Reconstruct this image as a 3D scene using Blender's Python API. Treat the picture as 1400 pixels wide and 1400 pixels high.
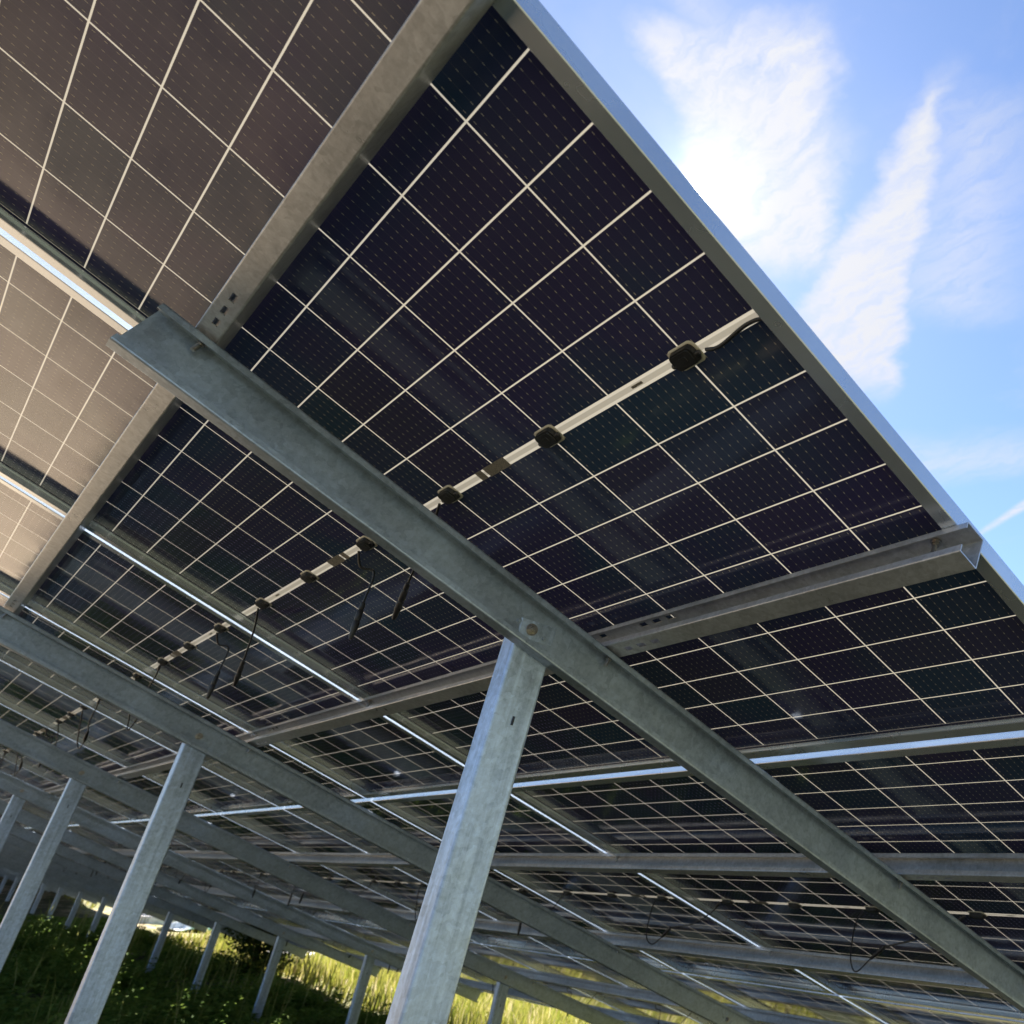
import bpy, bmesh, math, random
import numpy as np
from mathutils import Vector, Matrix, noise as mnoise

random.seed(7)
RNG = np.random.default_rng(11)
SC = bpy.context.scene
for _o in list(bpy.data.objects):
    bpy.data.objects.remove(_o)
COL = SC.collection

# ------------------------------------------------------------------ camera
CAMLOC = Vector((0.62904578, -0.51625145, -0.67799612))
RIGHT = Vector((0.758953, 0.649569, 0.045277))
DOWN = Vector((-0.266744, 0.373588, -0.888414))
FWD = Vector((-0.594001, 0.662187, 0.456805))
cam_d = bpy.data.cameras.new("camera")
cam_d.sensor_fit = 'HORIZONTAL'
cam_d.sensor_width = 36.0
cam_d.lens = 1115.0 / 1400.0 * 36.0
cam_d.shift_x = -0.3536
cam_d.shift_y = -0.0214
cam_d.clip_start = 0.02
cam_d.clip_end = 3000
cam_d.dof.use_dof = True
cam_d.dof.focus_distance = 1.45
cam_d.dof.aperture_fstop = 7.0
cam = bpy.data.objects.new("camera", cam_d)
COL.objects.link(cam)
UP = -DOWN
BACK = -FWD
cam.matrix_world = Matrix(((RIGHT.x, UP.x, BACK.x, CAMLOC.x),
                           (RIGHT.y, UP.y, BACK.y, CAMLOC.y),
                           (RIGHT.z, UP.z, BACK.z, CAMLOC.z),
                           (0, 0, 0, 1)))
SC.camera = cam

# ------------------------------------------------------------------ exposure
SC.view_settings.view_transform = 'Standard'
SC.view_settings.look = 'None'
SC.view_settings.gamma = 1.0
SC.view_settings.use_curve_mapping = False
SC.view_settings.exposure = 2.35
SC.cycles.use_denoising = True
SC.cycles.max_bounces = 10
SC.cycles.diffuse_bounces = 5
SC.cycles.glossy_bounces = 4
SC.cycles.transmission_bounces = 4
SC.cycles.sample_clamp_indirect = 6.0
SC.cycles.caustics_reflective = False
SC.cycles.caustics_refractive = False

# ------------------------------------------------------------------ node helper
class NT:
    """tiny expression builder on a node tree"""
    def __init__(self, tree):
        self.t = tree
        self.n = tree.nodes
        self.l = tree.links
    def node(self, kind, **kw):
        nd = self.n.new(kind)
        for k, v in kw.items():
            setattr(nd, k, v)
        return nd
    def put(self, sock, v):
        if isinstance(v, bpy.types.NodeSocket):
            self.l.new(v, sock)
        else:
            sock.default_value = v
    def m(self, op, a, b=0.0, c=None, clamp=False):
        nd = self.node('ShaderNodeMath', operation=op, use_clamp=clamp)
        self.put(nd.inputs[0], a)
        self.put(nd.inputs[1], b)
        if c is not None:
            self.put(nd.inputs[2], c)
        return nd.outputs[0]
    def vm(self, op, a, b=(0, 0, 0)):
        nd = self.node('ShaderNodeVectorMath', operation=op)
        self.put(nd.inputs[0], a)
        self.put(nd.inputs[1], b)
        return nd.outputs['Value'] if op in ('DOT_PRODUCT', 'LENGTH', 'DISTANCE') else nd.outputs['Vector']
    def xyz(self, v):
        nd = self.node('ShaderNodeSeparateXYZ')
        self.put(nd.inputs[0], v)
        return nd.outputs
    def comb(self, x, y, z):
        nd = self.node('ShaderNodeCombineXYZ')
        self.put(nd.inputs[0], x); self.put(nd.inputs[1], y); self.put(nd.inputs[2], z)
        return nd.outputs[0]
    def noise(self, vec, scale, detail=4.0, rough=0.55, dist=0.0, color=False):
        nd = self.node('ShaderNodeTexNoise')
        if vec is not None:
            self.l.new(vec, nd.inputs['Vector'])
        nd.inputs['Scale'].default_value = scale
        nd.inputs['Detail'].default_value = detail
        nd.inputs['Roughness'].default_value = rough
        nd.inputs['Distortion'].default_value = dist
        return nd.outputs['Color'] if color else nd.outputs['Fac']
    def ss(self, v, lo, hi, a=0.0, b=1.0):
        nd = self.node('ShaderNodeMapRange', interpolation_type='SMOOTHSTEP')
        self.put(nd.inputs['Value'], v)
        self.put(nd.inputs['From Min'], lo); self.put(nd.inputs['From Max'], hi)
        self.put(nd.inputs['To Min'], a); self.put(nd.inputs['To Max'], b)
        return nd.outputs['Result']
    def mix(self, f, a, b):
        nd = self.node('ShaderNodeMix', data_type='RGBA')
        self.put(nd.inputs[0], f)
        self.put(nd.inputs[6], a if isinstance(a, bpy.types.NodeSocket) else (*a, 1.0))
        self.put(nd.inputs[7], b if isinstance(b, bpy.types.NodeSocket) else (*b, 1.0))
        return nd.outputs[2]
    def bump(self, h, strength=0.3, dist=0.01):
        nd = self.node('ShaderNodeBump')
        nd.inputs['Strength'].default_value = strength
        nd.inputs['Distance'].default_value = dist
        self.l.new(h, nd.inputs['Height'])
        return nd.outputs[0]

# ------------------------------------------------------------------ sun and sky
SUN_EL = math.radians(45.4)
SUN_AZ = math.radians(-59.3)            # from +Y towards +X
SUN_DIR = Vector((math.sin(SUN_AZ) * math.cos(SUN_EL), math.cos(SUN_AZ) * math.cos(SUN_EL), math.sin(SUN_EL)))
sun_d = bpy.data.lights.new("sun", 'SUN')
sun_d.energy = 3.8
sun_d.angle = math.radians(0.53)
sun_d.color = (1.0, 0.95, 0.86)
sun = bpy.data.objects.new("sun", sun_d)
sun.rotation_euler = SUN_DIR.to_track_quat('Z', 'Y').to_euler()
sun.location = SUN_DIR * 60
COL.objects.link(sun)

world = bpy.data.worlds.new("World")
SC.world = world
world.use_nodes = True
W = NT(world.node_tree)
W.n.clear()
sky = W.node('ShaderNodeTexSky', sky_type='NISHITA')
sky.sun_disc = False
sky.sun_elevation = SUN_EL
sky.sun_rotation = SUN_AZ
sky.altitude = 300
sky.air_density = 1.0
sky.dust_density = 0.15
sky.ozone_density = 1.5
geo = W.node('ShaderNodeTexCoord')
d = W.vm('NORMALIZE', geo.outputs['Generated'])
dx, dy, dz = W.xyz(d)
zc = W.m('MAXIMUM', dz, 0.06)
px_ = W.m('DIVIDE', dx, zc)
py_ = W.m('DIVIDE', dy, zc)
P = W.comb(px_, py_, 0.0)
warpc = W.noise(P, 3.2, 5.0, 0.6, 0.3, color=True)
warp = W.vm('SCALE', W.vm('SUBTRACT', warpc, (0.5, 0.5, 0.5)))
warp.node.inputs['Scale'].default_value = 0.12
warp2c = W.noise(P, 14.0, 4.0, 0.6, 0.0, color=True)
warp2 = W.vm('SCALE', W.vm('SUBTRACT', warp2c, (0.5, 0.5, 0.5)))
warp2.node.inputs['Scale'].default_value = 0.060
PW = W.vm('ADD', W.vm('ADD', P, warp), warp2)

def streak(c0, c1, w0, w1, soft, vec=PW):
    a = Vector((c1[0] - c0[0], c1[1] - c0[1]))
    L = a.length
    a /= L
    b = Vector((-a.y, a.x))
    q = W.vm('SUBTRACT', vec, (c0[0], c0[1], 0.0))
    u = W.m('DIVIDE', W.vm('DOT_PRODUCT', q, (a.x, a.y, 0)), L)
    v = W.m('ABSOLUTE', W.vm('DOT_PRODUCT', q, (b.x, b.y, 0)))
    wv = W.m('ADD', w0, W.m('MULTIPLY', W.m('MAXIMUM', W.m('MINIMUM', u, 1.0), 0.0), w1 - w0))
    side = W.ss(W.m('SUBTRACT', v, wv), -soft, soft, 1.0, 0.0)
    ends = W.m('MULTIPLY', W.ss(u, -0.06, 0.10), W.ss(u, 0.88, 1.12, 1.0, 0.0))
    return W.m('MULTIPLY', side, ends)

# fibres drawn out along the streaks
mp = W.node('ShaderNodeMapping')
mp.inputs['Rotation'].default_value = (0, 0, math.radians(38))
mp.inputs['Scale'].default_value = (5.0, 22.0, 1.0)
W.l.new(PW, mp.inputs['Vector'])
fib = W.noise(mp.outputs[0], 1.3, 9.0, 0.70, 0.5)
mp2 = W.node('ShaderNodeMapping')
mp2.inputs['Rotation'].default_value = (0, 0, math.radians(-12))
mp2.inputs['Scale'].default_value = (7.0, 30.0, 1.0)
W.l.new(PW, mp2.inputs['Vector'])
fib2 = W.noise(mp2.outputs[0], 1.3, 9.0, 0.68, 0.3)
tex = W.ss(W.m('ADD', W.m('MULTIPLY', fib, 0.6), W.m('MULTIPLY', fib2, 0.4)), 0.33, 0.58, 0.40, 1.0)
s1 = streak((-0.60, 0.34), (-0.87, 0.72), 0.125, 0.085, 0.028)
s1b = streak((-0.60, 0.25), (-0.63, 0.60), 0.02, 0.03, 0.05)
s2 = streak((-0.43, 0.575), (-1.04, 1.02), 0.010, 0.125, 0.024)
s3 = streak((-0.40, 0.63), (-0.72, 1.00), 0.05, 0.11, 0.13)
s4 = streak((-0.80, 1.55), (-1.30, 1.30), 0.05, 0.10, 0.09)
s5 = streak((-0.98, 1.740), (-1.235, 1.848), 0.018, 0.006, 0.014, P)
big = W.ss(W.noise(PW, 2.1, 6.0, 0.6, 0.4), 0.50, 0.72)
def vmax(*a):
    r = a[0]
    for x in a[1:]:
        r = W.m('MAXIMUM', r, x)
    return r
mask = vmax(W.m('MULTIPLY', s1, 0.95), W.m('MULTIPLY', s1b, 0.5), W.m('MULTIPLY', s2, 0.95), W.m('MULTIPLY', s3, 0.55),
            W.m('MULTIPLY', s4, 0.50), W.m('MULTIPLY', s5, 0.9))
tex2 = W.ss(W.m('ADD', W.m('MULTIPLY', fib, 0.4), W.m('MULTIPLY', fib2, 0.6)), 0.34, 0.60, 0.62, 1.0)
mask = W.m('MAXIMUM', W.m('MULTIPLY', mask, tex), W.m('MULTIPLY', W.m('MULTIPLY', s2, 0.95), tex2))
mask = vmax(mask, W.m('MULTIPLY', big, 0.20))
mask = W.m('MULTIPLY', mask, W.ss(dz, 0.05, 0.20), clamp=True)
cosang = W.m('MAXIMUM', W.vm('DOT_PRODUCT', d, tuple(SUN_DIR)), 0.0)
fwdsc = W.m('POWER', cosang, 60.0)
fwd2 = W.m('POWER', cosang, 900.0)
skyc = W.vm('SCALE', sky.outputs[0])
skyc.node.inputs['Scale'].default_value = 0.0435
cl_b = W.m('ADD', 0.174, W.m('MULTIPLY', fwdsc, 0.020))
cloud = W.comb(W.m('MULTIPLY', cl_b, 0.985), W.m('MULTIPLY', cl_b, 0.99), W.m('MULTIPLY', cl_b, 1.03))
skyt = W.vm('MULTIPLY', skyc, (0.86, 0.92, 1.03))
withcl = W.mix(mask, skyt, cloud)
glow = W.m('ADD', W.m('MULTIPLY', fwd2, 0.10), W.m('MULTIPLY', W.m('POWER', cosang, 7000.0), 1.2))
disc = W.ss(cosang, math.cos(math.radians(0.75)), math.cos(math.radians(0.45)), 0.0, 2.0)
addg = W.m('ADD', glow, disc)
tot = W.vm('ADD', withcl, W.comb(addg, W.m('MULTIPLY', addg, 0.98), W.m('MULTIPLY', addg, 0.93)))
bg = W.node('ShaderNodeBackground')
bg.inputs['Strength'].default_value = 1.0
W.l.new(tot, bg.inputs['Color'])
wo = W.node('ShaderNodeOutputWorld')
W.l.new(bg.outputs[0], wo.inputs['Surface'])

# ------------------------------------------------------------------ materials
def new_mat(name):
    m = bpy.data.materials.new(name)
    m.use_nodes = True
    t = NT(m.node_tree)
    t.n.clear()
    out = t.node('ShaderNodeOutputMaterial')
    return m, t, out

def principled(name, color, rough=0.5, metal=0.0, spec=0.5, nscale=None, var=0.0, bump=0.0, bscale=60, rvar=0.0):
    m, t, out = new_mat(name)
    b = t.node('ShaderNodeBsdfPrincipled')
    tc = t.node('ShaderNodeTexCoord').outputs['Object']
    if nscale:
        f = t.noise(tc, nscale, 5.0, 0.6)
        f2 = t.ss(f, 0.3, 0.7)
        lo = tuple(c * (1 - var) for c in color)
        hi = tuple(min(1.0, c * (1 + var)) for c in color)
        t.l.new(t.mix(f2, lo, hi), b.inputs['Base Color'])
        if rvar:
            t.l.new(t.m('ADD', rough - rvar / 2, t.m('MULTIPLY', f2, rvar)), b.inputs['Roughness'])
        else:
            b.inputs['Roughness'].default_value = rough
    else:
        b.inputs['Base Color'].default_value = (*color, 1)
        b.inputs['Roughness'].default_value = rough
    b.inputs['Metallic'].default_value = metal
    b.inputs['Specular IOR Level'].default_value = spec
    if bump:
        t.l.new(t.bump(t.noise(tc, bscale, 4.0, 0.6), bump, 0.004), b.inputs['Normal'])
    t.l.new(b.outputs[0], out.inputs['Surface'])
    return m

def galvanised(name, base, metal, rough, spangle=38.0, streaks=0.0, dull=0.3):
    m, t, out = new_mat(name)
    b = t.node('ShaderNodeBsdfPrincipled')
    tc = t.node('ShaderNodeTexCoord').outputs['Object']
    vor = t.node('ShaderNodeTexVoronoi')
    vor.inputs['Scale'].default_value = spangle
    wv = t.vm('ADD', tc, t.vm('SCALE', t.noise(tc, 26.0, 3.0, 0.6, color=True)))
    wv.node.inputs[1].links[0].from_node.inputs['Scale'].default_value = 0.05
    t.l.new(wv, vor.inputs['Vector'])
    sp = t.xyz(vor.outputs['Color'])[0]
    f = t.noise(tc, 7.0, 6.0, 0.65)
    fine = t.noise(tc, 95.0, 5.0, 0.7)
    val = t.m('ADD', t.m('MULTIPLY', t.m('SUBTRACT', sp, 0.5), 0.22), t.m('MULTIPLY', t.m('SUBTRACT', f, 0.5), 0.75))
    val = t.m('ADD', val, t.m('MULTIPLY', t.m('SUBTRACT', fine, 0.5), 0.75))
    if streaks:
        mpn = t.node('ShaderNodeMapping')
        mpn.inputs['Scale'].default_value = (45.0, 45.0, 2.2)
        t.l.new(tc, mpn.inputs['Vector'])
        st = t.noise(mpn.outputs[0], 1.0, 5.0, 0.6, 0.6)
        val = t.m('ADD', val, t.m('MULTIPLY', t.m('SUBTRACT', st, 0.5), streaks))
    spots = t.ss(t.noise(tc, 55.0, 2.0, 0.5), 0.70, 0.80)
    fac = t.m('ADD', 1.0, val)
    c = t.vm('SCALE', base)
    t.l.new(fac, c.node.inputs['Scale'])
    colr = t.mix(t.m('MULTIPLY', spots, 0.35), c, tuple(x * 0.45 for x in base))
    t.l.new(colr, b.inputs['Base Color'])
    b.inputs['Metallic'].default_value = metal
    t.l.new(t.m('ADD', rough, t.m('MULTIPLY', t.m('SUBTRACT', f, 0.5), 0.35), clamp=True), b.inputs['Roughness'])
    t.l.new(t.bump(t.m('ADD', f, t.m('MULTIPLY', sp, 0.10)), 0.30, 0.004), b.inputs['Normal'])
    t.l.new(b.outputs[0], out.inputs['Surface'])
    return m

M_ALU = principled("anodised_aluminium", (0.66, 0.72, 0.80), 0.26, 0.75, 0.5, 3.0, 0.06, 0.0, 200, 0.10)
M_PURLIN = galvanised("galvanised_purlin", (0.46, 0.485, 0.53), 0.52, 0.33, 90.0)
M_RAFTER = galvanised("galvanised_rafter", (0.36, 0.43, 0.53), 0.60, 0.38, 70.0)
M_POST = galvanised("hot_dip_galvanised_post", (0.40, 0.49, 0.64), 0.60, 0.42, 75.0, 1.5)
M_BOLT = principled("zinc_bolt", (0.42, 0.40, 0.38), 0.28, 0.9, 0.5, 40.0, 0.25)
M_BLACK = principled("black_plastic", (0.014, 0.014, 0.017), 0.45, 0.0, 0.5, 30.0, 0.3, 0.1, 300)
M_CABLE = principled("black_cable", (0.012, 0.013, 0.018), 0.40, 0.0, 0.5)
M_WHITE = principled("white_ceramic_print", (0.62, 0.59, 0.52), 0.5)
M_STICKER = None

# --- bifacial laminate
CELL_U, CELL_V, HALF_G = 0.184, 0.0925, 0.0072
def make_cell_material():
    m, t, out = new_mat("bifacial_solar_cells")
    tc = t.node('ShaderNodeTexCoord').outputs['Object']
    x, y, z = t.xyz(tc)
    ax = t.m('ABSOLUTE', x)
    ay = t.m('ABSOLUTE', y)
    fx = t.m('ROUND', t.m('DIVIDE', x, CELL_U))
    ddx = t.m('ABSOLUTE', t.m('SUBTRACT', x, t.m('MULTIPLY', fx, CELL_U)))
    yy = t.m('SUBTRACT', ay, HALF_G)
    fy = t.m('ROUND', t.m('DIVIDE', yy, CELL_V))
    ddy = t.m('ABSOLUTE', t.m('SUBTRACT', yy, t.m('MULTIPLY', fy, CELL_V)))
    gx = t.ss(ddx, 0.0013, 0.0018, 1.0, 0.0)
    gy = t.ss(ddy, 0.0010, 0.0015, 1.0, 0.0)
    strip = t.ss(yy, 0.0015, 0.0022, 1.0, 0.0)
    edge = t.m('MAXIMUM', t.ss(ax, 0.5510, 0.5516), t.ss(yy, 10 * CELL_V - 0.0012, 10 * CELL_V - 0.0006))
    gap = t.m('MAXIMUM', t.m('MAXIMUM', gx, gy), strip)
    gap = t.m('MULTIPLY', gap, t.m('SUBTRACT', 1.0, edge))
    # ribbon between the two halves
    rib = t.ss(ay, 0.0040, 0.0046, 1.0, 0.0)
    # busbar wires and solder pads along the strings
    q = CELL_U / 10
    ux = t.m('ADD', x, q * 0.5)
    wx = t.m('ABSOLUTE', t.m('SUBTRACT', ux, t.m('MULTIPLY', t.m('ROUND', t.m('DIVIDE', ux, q)), q)))
    wire = t.ss(wx, 0.00022, 0.00042, 1.0, 0.0)
    pq = CELL_V / 6
    py = t.m('ADD', yy, pq * 0.5)
    wy = t.m('ABSOLUTE', t.m('SUBTRACT', py, t.m('MULTIPLY', t.m('ROUND', t.m('DIVIDE', py, pq)), pq)))
    pad = t.m('MULTIPLY', t.ss(wx, 0.0005, 0.0008, 1.0, 0.0), t.ss(wy, 0.0016, 0.0024, 1.0, 0.0))
    # every cell has its own slight tint
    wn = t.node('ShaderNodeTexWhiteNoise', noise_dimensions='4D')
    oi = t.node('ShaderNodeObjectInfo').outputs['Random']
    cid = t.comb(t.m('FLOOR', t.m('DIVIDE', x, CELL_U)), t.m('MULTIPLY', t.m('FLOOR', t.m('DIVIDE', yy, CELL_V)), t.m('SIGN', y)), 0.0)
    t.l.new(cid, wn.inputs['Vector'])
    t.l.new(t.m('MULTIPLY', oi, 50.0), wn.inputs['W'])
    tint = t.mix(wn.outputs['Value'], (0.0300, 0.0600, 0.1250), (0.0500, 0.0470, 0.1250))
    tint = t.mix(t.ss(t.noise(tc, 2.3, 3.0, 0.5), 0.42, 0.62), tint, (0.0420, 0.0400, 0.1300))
    c = t.mix(t.m('MULTIPLY', wire, 0.40), tint, (0.20, 0.19, 0.20))
    c = t.mix(t.m('MULTIPLY', pad, 0.9), c, (0.50, 0.47, 0.43))
    dirt = t.ss(t.noise(tc, 9.0, 6.0, 0.65), 0.50, 0.80)
    c = t.mix(t.m('MULTIPLY', dirt, 0.045), c, (0.30, 0.28, 0.24))
    cell = t.node('ShaderNodeBsdfDiffuse')
    t.l.new(c, cell.inputs['Color'])
    gcol = t.mix(rib, (0.56, 0.515, 0.43), (0.36, 0.33, 0.27))
    gd = t.node('ShaderNodeBsdfDiffuse')
    t.l.new(gcol, gd.inputs['Color'])
    gt = t.node('ShaderNodeBsdfTranslucent')
    t.l.new(gcol, gt.inputs['Color'])
    gm = t.node('ShaderNodeMixShader')
    gm.inputs[0].default_value = 0.20
    t.l.new(gd.outputs[0], gm.inputs[1]); t.l.new(gt.outputs[0], gm.inputs[2])
    body = t.node('ShaderNodeMixShader')
    t.l.new(gap, body.inputs[0])
    t.l.new(cell.outputs[0], body.inputs[1]); t.l.new(gm.outputs[0], body.inputs[2])
    gl = t.node('ShaderNodeBsdfGlossy')
    t.l.new(t.ss(t.noise(tc, 5.0, 5.0, 0.65), 0.35, 0.7, 0.045, 0.15), gl.inputs['Roughness'])
    gl.inputs['Color'].default_value = (0.92, 0.93, 0.97, 1)
    wob = t.noise(tc, 6.0, 2.0, 0.5)
    bmp = t.bump(wob, 0.05, 0.01)
    t.l.new(bmp, gl.inputs['Normal'])
    fr = t.node('ShaderNodeFresnel')
    fr.inputs['IOR'].default_value = 1.5
    gw = t.node('ShaderNodeNewGeometry').outputs['Incoming']
    fin = t.node('ShaderNodeMixShader')
    t.l.new(fr.outputs[0], fin.inputs[0])
    t.l.new(body.outputs[0], fin.inputs[1]); t.l.new(gl.outputs[0], fin.inputs[2])
    t.l.new(fin.outputs[0], out.inputs['Surface'])
    return m
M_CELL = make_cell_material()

def make_sticker():
    m, t, out = new_mat("printed_sticker")
    tc = t.node('ShaderNodeTexCoord').outputs['Object']
    mpn = t.node('ShaderNodeMapping')
    mpn.inputs['Scale'].default_value = (260.0, 420.0, 1.0)
    t.l.new(tc, mpn.inputs['Vector'])
    f = t.ss(t.noise(mpn.outputs[0], 1.0, 2.0, 0.5), 0.42, 0.60)
    b = t.node('ShaderNodeBsdfPrincipled')
    t.l.new(t.mix(f, (0.27, 0.25, 0.225), (0.12, 0.115, 0.105)), b.inputs['Base Color'])
    b.inputs['Roughness'].default_value = 0.55
    t.l.new(b.outputs[0], out.inputs['Surface'])
    return m
M_STICKER = make_sticker()

def make_ground():
    m, t, out = new_mat("dry_soil_ground")
    tc = t.node('ShaderNodeTexCoord').outputs['Object']
    n1 = t.noise(tc, 0.35, 6.0, 0.6)
    n2 = t.noise(tc, 3.0, 6.0, 0.65)
    n3 = t.noise(tc, 28.0, 4.0, 0.6)
    x, y, z = t.xyz(tc)
    soil = t.mix(t.ss(n2, 0.3, 0.7), (0.37, 0.275, 0.175), (0.51, 0.395, 0.265))
    soil = t.mix(t.ss(n3, 0.62, 0.75), soil, (0.55, 0.50, 0.43))
    dim_soil = t.mix(t.ss(n2, 0.3, 0.7), (0.12, 0.085, 0.055), (0.22, 0.16, 0.105))  # soil darkened towards the camera to dim its reflection in the panel glass
    soil = t.mix(t.ss(t.m('ADD', x, t.m('MULTIPLY', n1, 3.0)), -8.5, -4.5), soil, dim_soil)
    green = t.mix(t.ss(n2, 0.35, 0.65), (0.070, 0.078, 0.040), (0.14, 0.133, 0.075))
    x, y, z = t.xyz(tc)
    # a bare dirt track runs along the high side of the array; verdure everywhere else
    wob_ = t.m('MULTIPLY', t.m('SUBTRACT', n1, 0.5), 2.5)
    yw = t.m('ADD', y, wob_)
    trk = t.m('MULTIPLY', t.ss(yw, -2.3, -1.6, 1.0, 0.0), t.ss(yw, -8.5, -7.5))
    trk = t.m('MULTIPLY', trk, t.ss(x, 0.5, 3.0, 1.0, 0.0))
    bare = t.ss(t.m('ADD', n2, t.m('MULTIPLY', n1, 0.6)), 0.82, 0.95)
    g = t.m('SUBTRACT', 1.0, t.m('MAXIMUM', trk, t.m('MULTIPLY', bare, 0.8)), clamp=True)
    straw = t.mix(t.ss(n2, 0.3, 0.7), (0.20, 0.21, 0.06), (0.42, 0.36, 0.17))  # dry-grass tone with the sunlit strip's brightness put into the colour
    green = t.mix(t.ss(t.m('ADD', y, wob_), 3.6, 5.2), green, straw)
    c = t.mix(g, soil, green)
    b = t.node('ShaderNodeBsdfPrincipled')
    t.l.new(c, b.inputs['Base Color'])
    b.inputs['Roughness'].default_value = 0.95
    b.inputs['Specular IOR Level'].default_value = 0.15
    t.l.new(t.bump(t.m('ADD', n2, t.m('MULTIPLY', n3, 0.4)), 0.6, 0.05), b.inputs['Normal'])
    t.l.new(b.outputs[0], out.inputs['Surface'])
    return m
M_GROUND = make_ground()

def make_blade_mat(name, c0, c1, c2):
    m, t, out = new_mat(name)
    at = t.node('ShaderNodeAttribute', attribute_name='tint').outputs['Fac']
    col = t.mix(t.ss(at, 0.0, 0.6), c0, c1)
    col = t.mix(t.ss(at, 0.72, 1.0), col, c2)
    d_ = t.node('ShaderNodeBsdfPrincipled')
    t.l.new(col, d_.inputs['Base Color'])
    d_.inputs['Roughness'].default_value = 0.75
    d_.inputs['Specular IOR Level'].default_value = 0.10
    tr = t.node('ShaderNodeBsdfTranslucent')
    t.l.new(col, tr.inputs['Color'])
    mx = t.node('ShaderNodeMixShader')
    mx.inputs[0].default_value = 0.42
    t.l.new(d_.outputs[0], mx.inputs[1]); t.l.new(tr.outputs[0], mx.inputs[2])
    t.l.new(mx.outputs[0], out.inputs['Surface'])
    return m
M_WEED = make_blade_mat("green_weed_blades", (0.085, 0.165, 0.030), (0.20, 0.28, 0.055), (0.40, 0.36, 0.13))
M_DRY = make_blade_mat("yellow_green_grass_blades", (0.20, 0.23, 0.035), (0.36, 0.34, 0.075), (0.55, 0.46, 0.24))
M_LEAF = make_blade_mat("dark_shrub_leaves", (0.022, 0.045, 0.012), (0.045, 0.075, 0.018), (0.09, 0.11, 0.03))
M_TWIG = principled("brown_twig", (0.10, 0.07, 0.045), 0.8)

# ------------------------------------------------------------------ table frame of reference
TILT = math.radians(20.839)
ST, CT = math.sin(TILT), math.cos(TILT)
ROWS = [(0.0, 0.0, 0.0), (1.915, 0.006, 0.006), (3.830, 0.030, 0.019)]   # centre T, centre N, extra slope

def rise(x):
    x = min(x, 0.0)
    if x > -12:
        return 0.0005 * x * x
    return 0.0005 * 144 + 0.0120 * (-12 - x)

def bend(T):
    if T < 0.9575: return 0.0
    if T < 2.8725: return 0.006 * (T - 0.9575)
    return 0.01149 + 0.019 * (T - 2.8725)

def plane(X, T, N, flat=False):
    n = N + (0 if flat else bend(T))
    z = -T * ST + n * CT + (0 if flat else rise(X))
    return Vector((X, T * CT + n * ST, z))

def slope_matrix(X, T, N, x2=None):
    """local frame on the table: x along the row, y down the slope, z out of the top face"""
    o = plane(X, T, N)
    eT = (plane(X, T + 0.01, N) - plane(X, T - 0.01, N)).normalized()
    if x2 is None:
        eX = (plane(X + 0.1, T, N) - plane(X - 0.1, T, N)).normalized()
    else:
        eX = (plane(X, T, N) - plane(x2, T, N)).normalized()
    eN = eX.cross(eT).normalized()
    eT = eN.cross(eX)
    return Matrix(((eX.x, eT.x, eN.x, o.x), (eX.y, eT.y, eN.y, o.y), (eX.z, eT.z, eN.z, o.z), (0, 0, 0, 1)))

GZ0 = -2.12
def ground_z(x, y):
    r = math.hypot(x, y)
    z = GZ0 + rise(max(x, -90.0))
    h = max(0.0, y - 12.0)
    z += 2.2 * (1 - math.exp(-(h / 22.0) ** 1.5))
    z += 5.5 * (1 / (1 + math.exp(-(r - 70.0) / 14.0)) - 1 / (1 + math.exp(70.0 / 14.0)))
    z += 0.10 * mnoise.noise((x * 0.35, y * 0.35, 0.3)) + 0.05 * mnoise.noise((x * 1.3, y * 1.3, 4.1))
    return z

# ------------------------------------------------------------------ mesh helpers
def link(name, mesh, mat=None, parent=None, matrix=None):
    o = bpy.data.objects.new(name, mesh)
    COL.objects.link(o)
    if mat is not None and not mesh.materials:
        mesh.materials.append(mat)
    if parent is not None:
        o.parent = parent
    if matrix is not None:
        if parent is not None:
            o.matrix_local = matrix
        else:
            o.matrix_world = matrix
    return o

def tag(o, label=None, cat=None, group=None, kind=None):
    if label: o["label"] = label
    if cat: o["category"] = cat
    if group: o["group"] = group
    if kind: o["kind"] = kind
    return o

def empty(name, matrix, label, cat, group=None):
    o = bpy.data.objects.new(name, None)
    o.empty_display_size = 0.1
    COL.objects.link(o)
    o.matrix_world = matrix
    return tag(o, label, cat, group)

def mesh_of(name, verts, faces, mats=None, smooth=None, fm=None):
    me = bpy.data.meshes.new(name)
    me.from_pydata([tuple(v) for v in verts], [], faces)
    for m in (mats or []):
        me.materials.append(m)
    if fm:
        me.polygons.foreach_set('material_index', fm)
    bm = bmesh.new(); bm.from_mesh(me)
    bmesh.ops.recalc_face_normals(bm, faces=bm.faces)
    bm.to_mesh(me); bm.free()
    if smooth:
        me.polygons.foreach_set('use_smooth', [True] * len(me.polygons))
        me.set_sharp_from_angle(angle=math.radians(smooth))
    me.update()
    return me

def round_corner(a, c, b, r, n=3):
    """points rounding corner c between a and b"""
    a, b, c = Vector(a), Vector(b), Vector(c)
    u = (a - c).normalized(); v = (b - c).normalized()
    p, q = c + u * r, c + v * r
    out = []
    for i in range(n + 1):
        s = i / n
        out.append(((1 - s) ** 2 * p + 2 * s * (1 - s) * c + s * s * q))
    return [tuple(x) for x in out]

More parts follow.
